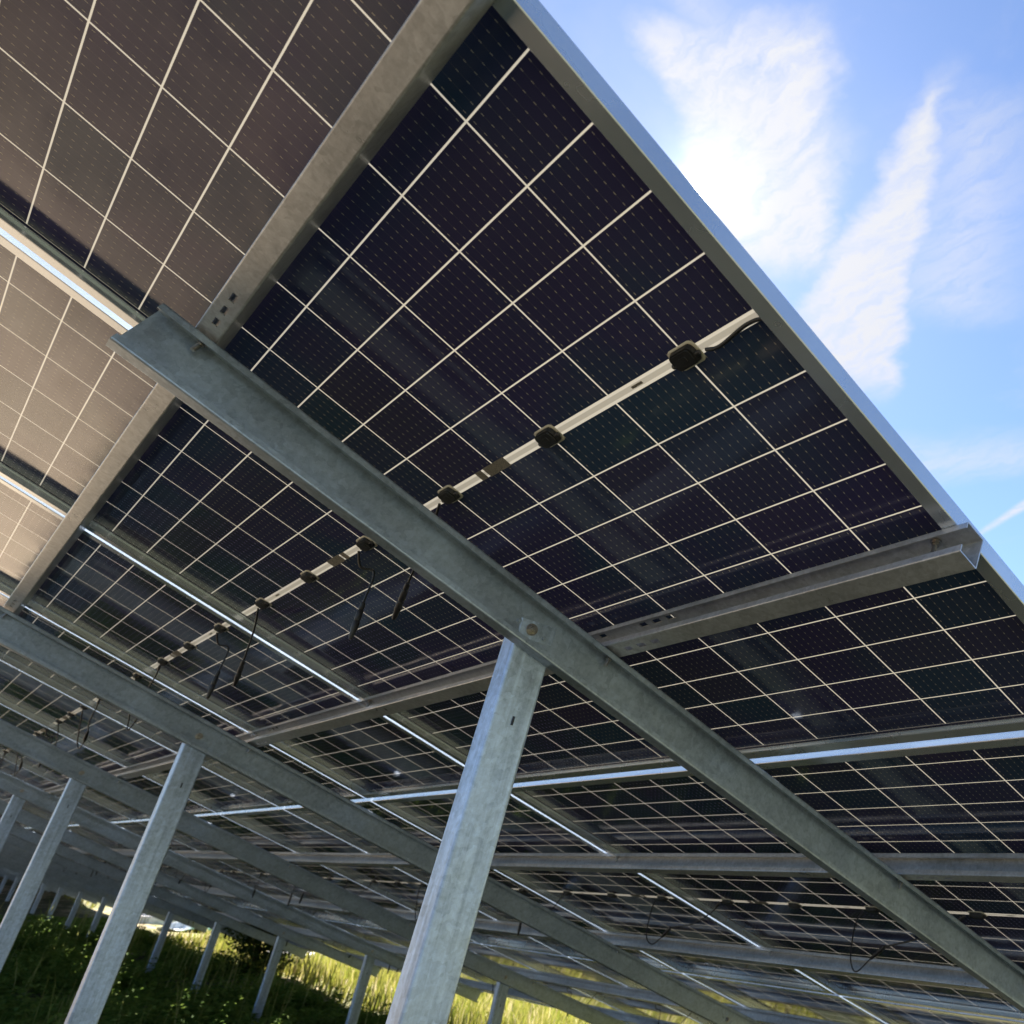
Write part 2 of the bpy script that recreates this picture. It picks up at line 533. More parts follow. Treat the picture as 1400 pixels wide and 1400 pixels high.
def c_profile(t0, t1, n0, n1, lip, w, r=0.004):
    """C section in (t,n): web at t1, open towards t0. Returns points and indices of flange segments"""
    outer = [(t0, n1 - lip)] + round_corner((t0, n1 - lip), (t0, n1), (t1, n1), r) + round_corner((t0, n1), (t1, n1), (t1, n0), r) \
        + round_corner((t1, n1), (t1, n0), (t0, n0), r) + round_corner((t1, n0), (t0, n0), (t0, n0 + lip), r) + [(t0, n0 + lip)]
    s = 1 if t1 > t0 else -1
    a0, a1, b0, b1 = t0 + s * w, t1 - s * w, n0 + w, n1 - w
    inner = [(a0, n0 + lip), (a0, b0), (a1, b0), (a1, b1), (a0, b1), (a0, n1 - lip)]
    return outer + inner

def extrude_profile(prof, stations, slots=(), axis='x', offset=None):
    """sweep a closed (t,n) profile along an axis. slots: (k_outer, k_inner, lo, hi, s0, s1) cut a window
    through the two profile segments k_outer and k_inner between fractions lo..hi and stations s0..s1"""
    prof = list(prof)
    # split flange segments
    segs = {}
    names = []
    for (ko, ki, lo, hi, s0, s1) in slots:
        segs.setdefault(ko, (lo, hi)); segs.setdefault(ki, (1 - hi, 1 - lo))
    pts, mids = [], {}
    n = len(prof)
    for i in range(n):
        pts.append(prof[i])
        if i in segs:
            lo, hi = segs[i]
            a, b = prof[i], prof[(i + 1) % n]
            for f in (lo, hi):
                pts.append((a[0] + (b[0] - a[0]) * f, a[1] + (b[1] - a[1]) * f))
            mids[i] = len(pts) - 2
    st = sorted(set(list(stations) + [s for sl in slots for s in (sl[4], sl[5])]))
    m = len(pts)
    verts, faces = [], []
    for s in st:
        ox, oy = offset(s) if offset else (0, 0)
        for (t, nn) in pts:
            if axis == 'x': verts.append((s, t + ox, nn + oy))
            elif axis == 'y': verts.append((t + ox, s, nn + oy))
            else: verts.append((t + ox, nn + oy, s))
    def omitted(k, j):
        for (ko, ki, lo, hi, s0, s1) in slots:
            if k in (mids.get(ko), mids.get(ki)) and st[j] >= s0 - 1e-6 and st[j + 1] <= s1 + 1e-6:
                return True
        return False
    for j in range(len(st) - 1):
        for k in range(m):
            if omitted(k, j):
                continue
            k2 = (k + 1) % m
            faces.append((j * m + k, j * m + k2, (j + 1) * m + k2, (j + 1) * m + k))
    for (ko, ki, lo, hi, s0, s1) in slots:
        ja = min(range(len(st)), key=lambda i: abs(st[i] - s0)); jb = min(range(len(st)), key=lambda i: abs(st[i] - s1))
        a, b = mids[ko], mids[ko] + 1
        c, d_ = mids[ki], mids[ki] + 1
        for j in (ja, jb):
            faces.append((j * m + a, j * m + b, j * m + c, j * m + d_))
        for j in range(ja, jb):
            faces.append((j * m + a, (j + 1) * m + a, (j + 1) * m + d_, j * m + d_))
            faces.append((j * m + b, (j + 1) * m + b, (j + 1) * m + c, j * m + c))
    faces.append(tuple(range(m)))
    faces.append(tuple((len(st) - 1) * m + k for k in range(m)))
    return verts, faces

def tube(points, r, n=8, cap=True):
    """swept tube; r may be a list of radii"""
    pts = [Vector(p) for p in points]
    rr = r if isinstance(r, (list, tuple)) else [r] * len(pts)
    verts, faces = [], []
    up = Vector((0.31, 0.17, 0.93))
    for i, p in enumerate(pts):
        tdir = (pts[min(i + 1, len(pts) - 1)] - pts[max(i - 1, 0)]).normalized()
        a = tdir.cross(up)
        if a.length < 1e-3: a = tdir.cross(Vector((1, 0, 0)))
        a.normalize(); b = tdir.cross(a)
        for k in range(n):
            an = 2 * math.pi * k / n
            verts.append(p + (a * math.cos(an) + b * math.sin(an)) * rr[i])
    for i in range(len(pts) - 1):
        for k in range(n):
            k2 = (k + 1) % n
            faces.append((i * n + k, i * n + k2, (i + 1) * n + k2, (i + 1) * n + k))
    if cap:
        faces.append(tuple(range(n)))
        faces.append(tuple((len(pts) - 1) * n + k for k in range(n)))
    return verts, faces

def join_vf(*parts):
    V, F = [], []
    for v, f in parts:
        o = len(V)
        V += list(v); F += [tuple(i + o for i in q) for q in f]
    return V, F

def spline(pts, n=8):
    P_ = [Vector(p) for p in pts]
    P_ = [P_[0] * 2 - P_[1]] + P_ + [P_[-1] * 2 - P_[-2]]
    out = []
    for i in range(1, len(P_) - 2):
        a, b, c, d_ = P_[i - 1:i + 3]
        for k in range(n):
            s = k / n
            out.append(0.5 * ((2 * b) + (c - a) * s + (2 * a - 5 * b + 4 * c - d_) * s * s + (3 * b - a - 3 * c + d_) * s ** 3))
    out.append(P_[-2])
    return out

def box_vf(x0, x1, y0, y1, z0, z1):
    v = [(x0, y0, z0), (x1, y0, z0), (x1, y1, z0), (x0, y1, z0), (x0, y0, z1), (x1, y0, z1), (x1, y1, z1), (x0, y1, z1)]
    f = [(0, 3, 2, 1), (4, 5, 6, 7), (0, 1, 5, 4), (1, 2, 6, 5), (2, 3, 7, 6), (3, 0, 4, 7)]
    return v, f

def hexbolt_vf(r, h, shank_r, shank_h):
    """axis along +z, washer + hex head + threaded end"""
    v, f = [], []
    def ring(rad, z, n, ph=0):
        return [(rad * math.cos(2 * math.pi * k / n + ph), rad * math.sin(2 * math.pi * k / n + ph), z) for k in range(n)]
    def cyl(rad, z0, z1, n):
        o = len(v)
        v.extend(ring(rad, z0, n)); v.extend(ring(rad, z1, n))
        for k in range(n):
            f.append((o + k, o + (k + 1) % n, o + n + (k + 1) % n, o + n + k))
        f.append(tuple(o + k for k in range(n))); f.append(tuple(o + n + k for k in range(n)))
    cyl(r * 1.45, 0, h * 0.22, 20)
    cyl(r, h * 0.22, h, 6)
    cyl(shank_r, h, h + shank_h, 12)
    return v, f

ORD = ['first', 'second', 'third', 'fourth', 'fifth', 'sixth', 'seventh', 'eighth', 'ninth', 'tenth', 'eleventh', 'twelfth',
       'thirteenth', 'fourteenth', 'fifteenth', 'sixteenth', 'seventeenth', 'eighteenth', 'nineteenth', 'twentieth',
       'twenty-first', 'twenty-second', 'twenty-third', 'twenty-fourth', 'twenty-fifth', 'twenty-sixth', 'twenty-seventh',
       'twenty-eighth', 'twenty-ninth', 'thirtieth', 'thirty-first', 'thirty-second']

# ------------------------------------------------------------------ ground
def build_ground():
    def axis(n, ext):
        u = np.linspace(-1, 1, n)
        return np.sinh(u * 5.2) / np.sinh(5.2) * ext
    xs = axis(190, 900.0) - 8.0
    ys = axis(190, 900.0) + 4.0
    verts = [(x, y, ground_z(x, y)) for y in ys for x in xs]
    n = len(xs)
    faces = [(j * n + i, j * n + i + 1, (j + 1) * n + i + 1, (j + 1) * n + i) for j in range(len(ys) - 1) for i in range(n - 1)]
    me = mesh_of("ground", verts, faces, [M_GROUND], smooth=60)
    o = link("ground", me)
    tag(o, kind="structure")
build_ground()

# ------------------------------------------------------------------ solar panels
PITCH = 1.152
MW, ML = 1.129, 1.892
def make_frame_mesh():
    prof = [(0.0, .0045), (0.0, -.0248), (.0012, -.0262), (.0268, -.0262), (.0280, -.0252), (.0280, -.0244), (.0018, -.0244), (.0018, -.0040), (.0085, -.0040), (.0085, -.0018),
            (.0012, -.0018), (.0012, .0030), (.010, .0030), (.010, .0045)]
    n = len(prof)
    verts, faces = [], []
    for cx, cy in ((-1, -1), (1, -1), (1, 1), (-1, 1)):
        for dd, z in prof:
            verts.append((cx * (MW / 2 - dd), cy * (ML / 2 - dd), z))
    for c in range(4):
        c2 = (c + 1) % 4
        for k in range(n):
            k2 = (k + 1) % n
            faces.append((c * n + k, c * n + k2, c2 * n + k2, c2 * n + k))
    return verts, faces
FRAME_VF = make_frame_mesh()
ME_FRAME = mesh_of("frame", *FRAME_VF, [M_ALU])
LAM_VF = ([(-MW / 2 + .0016, -ML / 2 + .0016, 0), (MW / 2 - .0016, -ML / 2 + .0016, 0), (MW / 2 - .0016, ML / 2 - .0016, 0), (-MW / 2 + .0016, ML / 2 - .0016, 0)], [(0, 1, 2, 3)])
def facing_down(me, idx):
    if me.polygons[idx].normal.z > 0:
        me.polygons[idx].flip()
        me.update()
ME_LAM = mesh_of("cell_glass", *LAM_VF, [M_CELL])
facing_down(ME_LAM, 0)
# far away panel: frame and glass in one mesh
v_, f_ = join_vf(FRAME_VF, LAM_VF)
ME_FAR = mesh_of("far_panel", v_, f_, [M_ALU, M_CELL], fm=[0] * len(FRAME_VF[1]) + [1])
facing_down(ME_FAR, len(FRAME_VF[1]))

def junction_box_mesh():
    """rounded black box, base on z=0 and hanging towards -z"""
    bm = bmesh.new()
    def slab(hw, hl, z0, z1, r, taper=1.0, seg=5):
        lo, hi = [], []
        pts = []
        for cx, cy, a0 in ((1, 1, 0), (-1, 1, 90), (-1, -1, 180), (1, -1, 270)):
            for k in range(seg + 1):
                an = math.radians(a0 + 90 * k / seg)
                pts.append((cx * (hw - r) + r * math.cos(an), cy * (hl - r) + r * math.sin(an)))
        lo = [bm.verts.new((x, y, z0)) for x, y in pts]
        hi = [bm.verts.new((x * taper, y * taper, z1)) for x, y in pts]
        for k in range(len(pts)):
            k2 = (k + 1) % len(pts)
            bm.faces.new((lo[k], lo[k2], hi[k2], hi[k]))
        bm.faces.new(lo); bm.faces.new(hi)
    slab(0.036, 0.019, -0.0008, -0.013, 0.012, 0.94)
    slab(0.028, 0.0145, -0.0131, -0.0155, 0.008, 0.97)
    slab(0.012, 0.006, -0.0156, -0.0168, 0.004, 0.95)
    for sx in (-1, 1):                       # cable glands on both ends
        o = len(bm.verts)
        vv, ff = tube([(sx * 0.030, 0.004, -0.0075), (sx * 0.041, 0.004, -0.0075), (sx * 0.044, 0.004, -0.0075)], [0.0062, 0.0058, 0.0040], 10)
        vs = [bm.verts.new(v) for v in vv]
        for q in ff:
            bm.faces.new([vs[i] for i in q])
    bmesh.ops.recalc_face_normals(bm, faces=bm.faces)
    me = bpy.data.meshes.new("junction_box")
    bm.to_mesh(me); bm.free()
    me.materials.append(M_BLACK)
    me.polygons.foreach_set('use_smooth', [True] * len(me.polygons))
    me.set_sharp_from_angle(angle=math.radians(32))
    return me
ME_JB = junction_box_mesh()

def halo_mesh():
    """thin raised bead of pale sealant that runs round the foot of the box"""
    pts = []
    r, hw, hl = 0.0135, 0.0385, 0.0215
    for cx, cy, a0 in ((1, 1, 0), (-1, 1, 90), (-1, -1, 180), (1, -1, 270)):
        for k in range(7):
            an = math.radians(a0 + 90 * k / 6)
            pts.append((cx * (hw - r) + r * math.cos(an), cy * (hl - r) + r * math.sin(an)))
    n = len(pts)
    V, F = [], []
    for sc_, z in ((0.86, -0.0004), (0.93, -0.0026), (1.06, -0.0022), (1.12, -0.0004)):
        V += [(x * sc_, y * sc_, z) for x, y in pts]
    for j in range(3):
        for k in range(n):
            k2 = (k + 1) % n
            F.append((j * n + k, j * n + k2, (j + 1) * n + k2, (j + 1) * n + k))
    return mesh_of("sealant_bead", V, F, [M_WHITE], smooth=50)
ME_BEAD = halo_mesh()
v1 = box_vf(-0.040, 0.034, -0.0105, 0.0105, -0.0012, -0.0004)
v2 = box_vf(0.043, 0.064, -0.0095, 0.0100, -0.0012, -0.0004)
ME_STICK = mesh_of("type_label", *join_vf(v1, v2), [M_STICKER])
v1 = box_vf(-0.013, 0.013, -0.0022, 0.0022, -0.0010, -0.0004)
ME_SERIAL = mesh_of("serial_strip", *v1, [M_STICKER])

def connector_vf(p, q, s=0.78):
    """plug pair between two points: collar, ribbed body, waist, body, nut"""
    p, q = Vector(p), Vector(q)
    prof = [(0, .0034), (.03, .0062), (.16, .0070), (.20, .0058), (.24, .0078), (.46, .0082), (.50, .0066), (.54, .0088), (.72, .0088), (.78, .0070), (.92, .0066), (1, .0040)]
    return tube([p.lerp(q, a) for a, _ in prof], [r * s for _, r in prof], 10)

# leads, in the panel's own coordinates (x along the row, y down the slope, z up out of the glass)
gx, gy, gz = 0.0, ST, -CT           # gravity seen from the panel
def lead_set(seed):
    rnd = random.Random(seed)
    def j(a): return rnd.uniform(-a, a)
    sets = []
    # right-hand lead falls straight down and ends in a plug pair
    a = Vector((0.368 - 0.044, 0.004, -0.0075))
    top = Vector((0.335 + j(.01), 0.050 + j(.01), -0.030))
    drop = 0.085 + j(.02)
    b1 = top + Vector((gx - 0.03, gy, gz)) * drop
    b2 = b1 + Vector((gx - 0.04 + j(.05), gy, gz)).normalized() * 0.085
    ca = spline([a, (a + top) / 2 + Vector((-0.012, 0.0, -0.012)), top, b1], 7)
    sets.append((tube(ca, 0.0025, 8), connector_vf(b1, b2, 0.82)))
    if seed != 8:
        # mated pair: this panel's right-hand lead doubles back up into the plug that ends its neighbour's lead
        p0 = Vector((0.385, 0.085, -0.085)); p1 = Vector((0.315, 0.110, -0.118))
        a = Vector((0.368 - 0.044, 0.004, -0.0075))
        ca = spline([a, a + Vector((-0.045, 0.03, -0.035)), Vector((0.235 + j(.01), 0.095, -0.120)), Vector((0.255, 0.120, -0.150 + j(.01))), p1], 8)
        sets[0] = (tube(ca, 0.0025, 8), connector_vf(p0, p1, 0.82))
        a = Vector((-0.368 - 0.044, 0.004, -0.0075))
        e = Vector((0.385 - PITCH, 0.085, -0.085))
        cb = spline([a, a + Vector((-0.06, 0.020, -0.030)), Vector((-0.60 + j(.02), 0.050, -0.075 + j(.01))), e], 9)
        stub = Vector((-0.368 - 0.044, 0.004, -0.0075))
        sets.append((tube(cb, 0.0025, 8), connector_vf(a + Vector((-0.002, 0, -0.0005)), a + Vector((-0.03, 0.008, -0.012)), 0.55)))
        return sets
    # left-hand lead sags across the joint to the next panel and ends in a plug pair
    a = Vector((-0.368 - 0.044, 0.004, -0.0075))
    m1 = Vector((-0.47 + j(.02), 0.045 + j(.01), -0.045 + j(.01)))
    m2 = Vector((-0.60 + j(.02), 0.085 + j(.02), -0.085 + j(.02)))
    m3 = m2 + Vector((-0.055 + j(.02), 0.035, -0.055 + j(.02))).normalized() * 0.09
    cb = spline([a, m1, m2], 9)
    sets.append((tube(cb, 0.0025, 8), connector_vf(m2, m3, 0.82)))
    # loose loop clipped behind the left box
    l0 = Vector((-0.368 + 0.044, 0.004, -0.0075))
    return sets
LEADS = []
for sd in (3, 8, 21):
    row = []
    for (tv, cv) in lead_set(sd):
        row.append((mesh_of("cable", *tv, [M_CABLE], smooth=60), mesh_of("connector", *cv, [M_BLACK], smooth=35)))
    LEADS.append(row)
# end panel: right-hand lead is tucked along the frame
tv = tube(spline([(0.368 + 0.044, 0.004, -0.0075), (0.44, 0.008, -0.012), (0.50, 0.002, -0.008), (0.535, 0.012, -0.010), (0.548, 0.05, -0.016)], 8), 0.0030, 8)
ME_ENDLEAD = mesh_of("cable", *tv, [M_CABLE], smooth=60)

NCOL = 60
DETAIL = 16
row_word = ['top', 'middle', 'bottom']
for r, (Tc, Nc, sl) in enumerate(ROWS):
    for c in range(NCOL):
        Xc = -0.568 - PITCH * c
        mat = slope_matrix(Xc, Tc, 0.0)
        grp = f"solar panels of the {row_word[r]} row"
        if c >= DETAIL + 9:
            lab = f"tiny far-off solar panel at the far end of the {row_word[r]} row"
            grp = f"far panels of the {row_word[r]} row"
        elif c == 0 and r == 0:
            lab = "large close solar panel of the top row at the array's open end, against the sky"
        elif c == 0:
            lab = f"solar panel of the {row_word[r]} row at the array's open end, by the right border"
        else:
            lab = f"dark glass solar panel in the {row_word[r]} row, {ORD[c]} from the open end of the array"
        if c < DETAIL:
            root = empty("solar_panel", mat, lab, "solar panel", grp)
            link("frame", ME_FRAME, parent=root)
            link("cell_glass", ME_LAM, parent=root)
            for kx in (0.368, 0.0, -0.368):
                jb = link("junction_box", ME_JB, parent=root, matrix=Matrix.Translation((kx, 0.0, 0)) @ Matrix.Diagonal((0.68, 0.76, 0.75, 1)))
                link("sealant_bead", ME_BEAD, parent=jb)
            side = 1 if (c + r) % 2 else -1
            link("type_label", ME_STICK, parent=root, matrix=Matrix.Translation((side * 0.184, 0, 0)) @ Matrix.Rotation(0 if side > 0 else math.pi, 4, 'Z'))
            link("serial_strip", ME_SERIAL, parent=root, matrix=Matrix.Translation((0.20 * -side - 0.05 * side, 0, 0)))
            R_ = LEADS[(0, 1, 1, 0, 2, 1, 0)[(c + r * 2) % 7]]
            Nx = LEADS[(0, 1, 1, 0, 2, 1, 0)[(c + 1 + r * 2) % 7]]
            L = (R_[0], (Nx if Nx is not LEADS[1] else LEADS[1])[1])
            if c == 0:
                link("cable", ME_ENDLEAD, parent=root)
            else:
                cb = link("cable", L[0][0], parent=root); link("connector", L[0][1], parent=cb)
            cb = link("cable", L[1][0], parent=root); link("connector", L[1][1], parent=cb)
        else:
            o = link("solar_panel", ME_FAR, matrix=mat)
            tag(o, lab, "solar panel", grp)

# ------------------------------------------------------------------ rafters, posts
BAY = 2.43
X0 = -0.879
NR = 29
TS, TE = -0.505, 4.33
def rafter_mesh():
    prof = c_profile(0.016, -0.016, -0.180, -0.0862, 0.012, 0.0030, 0.0035)
    base = 0.0
    st = [TS, 0.30, 0.9575, 2.8725, 3.2, TE]
    v, f = extrude_profile(prof, st, axis='y', offset=lambda s: (0.0, bend(s)))
    return mesh_of("beam", v, f, [M_RAFTER])
# rafter vertices live in flat table coordinates; the root carries the tilt
ME_RAFTER = rafter_mesh()
BOLT_BIG = mesh_of("bolt", *hexbolt_vf(0.0082, 0.009, 0.005, 0.005), [M_BOLT], smooth=30)
BOLT_SMALL = mesh_of("bolt", *hexbolt_vf(0.0065, 0.008, 0.004, 0.014), [M_BOLT], smooth=30)
PLUG = mesh_of("rivet", *hexbolt_vf(0.0042, 0.0022, 0.0036, 0.0006), [M_RAFTER], smooth=30)
PURLIN_T = []
for r, (Tc, Nc, sl) in enumerate(ROWS):
    PURLIN_T += [(Tc - 0.457, Tc - 0.421), (Tc + 0.410, Tc + 0.453)]
FLAT = Matrix(((1, 0, 0, 0), (0, CT, ST, 0), (0, -ST, CT, 0), (0, 0, 0, 1)))
RZ = Matrix.Rotation(math.radians(90), 4, 'Y')      # bolt axis z -> +x
RDN = Matrix.Rotation(math.radians(180), 4, 'X')    # bolt axis z -> -z
TR, TF = 0.270, 3.18
for i in range(NR):
    X = X0 - BAY * i
    mat = Matrix.Translation((X, 0, rise(X))) @ FLAT
    if i == 0:
        lab = "nearest long grey C-section rafter crossing the picture, its cut end at upper left"
    elif i < 14:
        lab = f"grey steel rafter under the panels, {ORD[i]} from the open end of the array"
    else:
        lab = "tiny distant rafter among the closely packed far rafters"
    root = empty("rafter", mat, lab, "rafter", "rafters under the panels" if i < 14 else "far rafters")
    link("beam", ME_RAFTER, parent=root)
    if i < 10:
        for T in (TR, TF):
            link("bolt", BOLT_BIG, parent=root, matrix=Matrix.Translation((-0.0130, T, -0.138 + bend(T))) @ RZ)
            for dT in (-0.030, 0.030):
                link("rivet", PLUG, parent=root, matrix=Matrix.Translation((-0.0130, T + dT, -0.138 + bend(T))) @ RZ)
        for (ta, tb) in PURLIN_T[:5]:
            tm = (ta + tb) / 2 + 0.004
            link("bolt", BOLT_SMALL, parent=root, matrix=Matrix.Translation((0.0, tm, -0.0894 + bend(tm))) @ RDN)

def post_mesh(h, seed):
    # C section with generous bends: web to +x, flanges to -x
    prof = c_profile(-0.052, 0.0, -0.039, 0.039, 0.014, 0.0035, 0.0050)
    rnd = random.Random(seed)
    return mesh_of("shaft", *extrude_profile(prof, [0.0, h], axis='z'), [M_POST])
for i in range(NR):
    X = X0 - 0.0175 - BAY * i
    for k, T in enumerate((TR, TF)):
        top = plane(X, T, -0.120)
        gz_ = ground_z(top.x, top.y) - 0.35
        me = post_mesh(top.z - gz_, i)
        mat = Matrix.Translation((top.x, top.y, gz_))
        if i == 0 and k == 0:      # driven slightly out of plumb
            lean = Vector((0.0407, 0.0270, 1.0)).normalized()
            q_ = Vector((0, 0, 1)).rotation_difference(lean).to_matrix().to_4x4()
            mat = Matrix.Translation(top + Vector((0.006, 0.006, 0))) @ q_ @ Matrix.Translation((0, 0, gz_ - top.z))
        w = ('rear', 'front')[k]
        if i == 0 and k == 0:
            lab = "thick streaked galvanised post in the foreground, under the nearest rafter"
        elif i < 12:
            lab = f"galvanised {('tall rear', 'shorter front')[k]} post under the {ORD[i]} rafter from the open end"
        else:
            lab = f"tiny far-off {w} post beneath the far rafters"
        g = f"{w} posts" if i < 12 else f"far {w} posts"
        root = empty("post", mat, lab, "post", g)
        o = link("shaft", me, parent=root)
        if i < 10:
            for zz in (0.085, ):
                hz = top.z - gz_ - 0.10 - zz
                # black stub on the web, coloured as the shade inside a punched hole
                hv, hf = tube([(0.0004, -0.004 + 0.006, hz - 0.012), (0.0004, 0.002, hz + 0.004)], 0.0024, 6)
                link("hole_shade", mesh_of("hole_shade", hv, hf, [M_BLACK]), parent=root)

# ------------------------------------------------------------------ purlins
SEG = BAY * 2
NSEG = 14
def purlin_mesh(ta, tb, L, last=False):
    w = tb - ta
    prof = c_profile(0.0, w, -0.0840, -0.0266, 0.0125, 0.0022, 0.0030)
    # profile indices: outer has 1+4+4+4+4+1 = 18 points; top flange 4->5, bottom flange 12->13
    ko_top, ko_bot = 4, 12
    ki_bot, ki_top = 19, 21
    slots = []
    xs = []
    for k in range(3):
        xs += [SEG_OFF - BAY * k]
    for xr in xs:
        for q, (s0, s1) in enumerate(((0.050, 0.074), (0.094, 0.120), (0.140, 0.166))):
            a, b = -(xr) + 0, 0
            for sgn in (1, -1):
                u0, u1 = sorted((xr + sgn * s0, xr + sgn * s1))
                if u1 < -0.02 and u0 > -L + 0.02:
                    slots.append((ko_bot, ki_bot, 0.32, 0.62, u0, u1))
                    slots.append((ko_top, ki_top, 0.32, 0.62, u0 + 0.012 * sgn, u1 + 0.012 * sgn))
    return mesh_of("purlin", *extrude_profile(prof, [-L, 0.0], slots=slots, axis='x'), [M_PURLIN])
names = ['uppermost', 'second', 'third', 'fourth', 'fifth', 'lowest']
ME_PUR = {}
for p, (ta, tb) in enumerate(PURLIN_T):
    for s in range(NSEG):
        xa = 0.017 - (0 if s == 0 else (s * SEG + 0.004))
        xb = 0.017 - (s + 1) * SEG
        SEG_OFF = X0 - xa - (0 if s == 0 else BAY * 2 * s)
        key = (round(tb - ta, 4), s == 0)
        L = xa - xb
        if key not in ME_PUR:
            ME_PUR[key] = purlin_mesh(ta, tb, L)
        mat = slope_matrix(xa, ta, 0.0, x2=xb)
        if s == 0:
            lab = {0: "wide pale purlin seen from below, running down the left of the picture",
                   1: "second purlin from the top, open C end bolted at the panel edge on the right"}.get(
                p, f"{names[p]} purlin from the top, its first length at the open end")
        elif s < 8:
            lab = f"galvanised purlin, {names[p]} line down the slope, {ORD[s]} length from the open end"
        else:
            lab = f"tiny far-off length of the {names[p]} purlin line"
        o = link("purlin", ME_PUR[key], matrix=mat)
        tag(o, lab, "purlin", f"{names[p]} purlin lengths" if s < 8 else f"far {names[p]} purlin lengths")
        if s == 0:
            # module fixing bolts that hang through the top flange
            for c in range(2):
                for sx in (-0.515, 0.515):
                    xx = (-0.568 - PITCH * c + sx) - xa
                    link("bolt", BOLT_SMALL, parent=o, matrix=Matrix.Translation((xx, (tb - ta) * 0.45, -0.0292)) @ RDN)

# ------------------------------------------------------------------ vegetation
def blades(name, px, py, h, wd, tint, mat, lean=0.35):
    n = len(px)
    ang = RNG.uniform(0, 2 * np.pi, n)
    ln = RNG.uniform(0.05, 1.0, n) * lean * h
    ldir = RNG.uniform(0, 2 * np.pi, n)
    z0 = np.array([ground_z(a, b) for a, b in zip(px, py)]) - 0.02
    ca, sa = np.cos(ang) * wd / 2, np.sin(ang) * wd / 2
    lx, ly = np.cos(ldir) * ln, np.sin(ldir) * ln
    V = np.zeros((n, 7, 3))
    for k, (f, wf, bf) in enumerate(((0, 0.8, 0), (0.45, 1.0, 0.22), (0.8, 0.62, 0.62))):
        V[:, 2 * k, 0] = px - ca * wf + lx * bf; V[:, 2 * k, 1] = py - sa * wf + ly * bf
        V[:, 2 * k + 1, 0] = px + ca * wf + lx * bf; V[:, 2 * k + 1, 1] = py + sa * wf + ly * bf
        V[:, 2 * k, 2] = V[:, 2 * k + 1, 2] = z0 + h * f
    V[:, 6, 0] = px + lx; V[:, 6, 1] = py + ly; V[:, 6, 2] = z0 + h * 0.98
    base = np.arange(n)[:, None] * 7
    quads = np.concatenate([base + np.array([0, 1, 3, 2]), base + np.array([2, 3, 5, 4])], 0)
    tris = base + np.array([4, 5, 6])
    me = bpy.data.meshes.new(name)
    me.vertices.add(n * 7)
    me.vertices.foreach_set('co', V.reshape(-1))
    nl = len(quads) * 4 + len(tris) * 3
    me.loops.add(nl)
    me.loops.foreach_set('vertex_index', np.concatenate([quads.reshape(-1), tris.reshape(-1)]).astype(np.int32))
    me.polygons.add(len(quads) + len(tris))
    ls = np.concatenate([np.arange(len(quads)) * 4, len(quads) * 4 + np.arange(len(tris)) * 3]).astype(np.int32)
    me.polygons.foreach_set('loop_start', ls)
    me.update(calc_edges=True)
    at = me.attributes.new('tint', 'FLOAT', 'POINT')
    at.data.foreach_set('value', np.repeat(tint, 7).astype(np.float32))
    me.materials.append(mat)
    o = link(name, me)
    return o

def clumped(n, x0, x1, y0, y1, scale, thr, seed):
    xs, ys, vs = [], [], []
    k = 0
    while len(xs) < n and k < n * 12:
        k += 1
        x = RNG.uniform(x0, x1); y = RNG.uniform(y0, y1)
        v = mnoise.noise((x * scale, y * scale, seed)) * 0.5 + 0.5
        if v > thr or RNG.uniform() < 0.12:
            xs.append(x); ys.append(y); vs.append(v)
    return np.array(xs), np.array(ys), np.array(vs)

# green weeds in the shade of the table
x, y, v = clumped(80000, -26.0, -2.5, -1.2, 4.1, 1.1, 0.36, 2.0)
dist = np.hypot(x - CAMLOC.x, y - CAMLOC.y)
h = (0.07 + 0.34 * np.clip(v - 0.25, 0, 1) ** 1.2) * RNG.uniform(0.5, 1.35, len(x)) * np.where(x < -9, 0.75, 1.0) * np.where(y > 2.4, 0.6, 1.0)
w_ = np.clip(0.004 + 0.0007 * dist, 0.005, 0.02) * RNG.uniform(0.7, 1.6, len(x))
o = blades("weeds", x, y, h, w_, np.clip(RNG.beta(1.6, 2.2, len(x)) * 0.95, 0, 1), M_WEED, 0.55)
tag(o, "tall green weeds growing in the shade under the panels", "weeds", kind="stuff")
def leafy(name, n, x0, x1, y0, y1, mat, label):
    xs, ys, vs = clumped(n, x0, x1, y0, y1, 0.9, 0.55, 9.0)
    V, F, T = [], [], []
    for x, y, v in zip(xs, ys, vs):
        z0 = ground_z(x, y)
        hh = RNG.uniform(0.12, 0.42) * (0.6 if y > 2.4 else 1.0)
        tint = RNG.uniform(0.1, 0.7)
        for q in range(9):
            f = RNG.uniform(0.25, 1.0)
            an = RNG.uniform(0, 6.283); L_ = RNG.uniform(0.05, 0.11) * (1.2 - 0.5 * f); w = L_ * 0.30
            up = RNG.uniform(-0.25, 0.6)
            c = Vector((x, y, z0 + hh * f)); a = Vector((math.cos(an), math.sin(an), up)); b = Vector((-math.sin(an), math.cos(an), 0.15))
            o_ = len(V)
            V += [c, c + a * L_ * 0.5 + b * w, c + a * L_ + Vector((0, 0, -0.02)), c + a * L_ * 0.5 - b * w]
            F.append((o_, o_ + 1, o_ + 2, o_ + 3)); T += [tint + RNG.uniform(-0.1, 0.1)] * 4
    me = bpy.data.meshes.new(name)
    me.from_pydata([tuple(p) for p in V], [], F)
    me.attributes.new('tint', 'FLOAT', 'POINT').data.foreach_set('value', T)
    me.materials.append(mat)
    tag(link(name, me), label, "weeds", kind="stuff")
leafy("leafy_weeds", 7000, -22.0, -2.5, -1.0, 4.0, M_WEED, "low broad-leaved weeds among the shaded blades under the panels")
xs_, ys_, vs_ = clumped(500, -24.0, -2.5, -1.0, 4.1, 0.8, 0.5, 5.0)
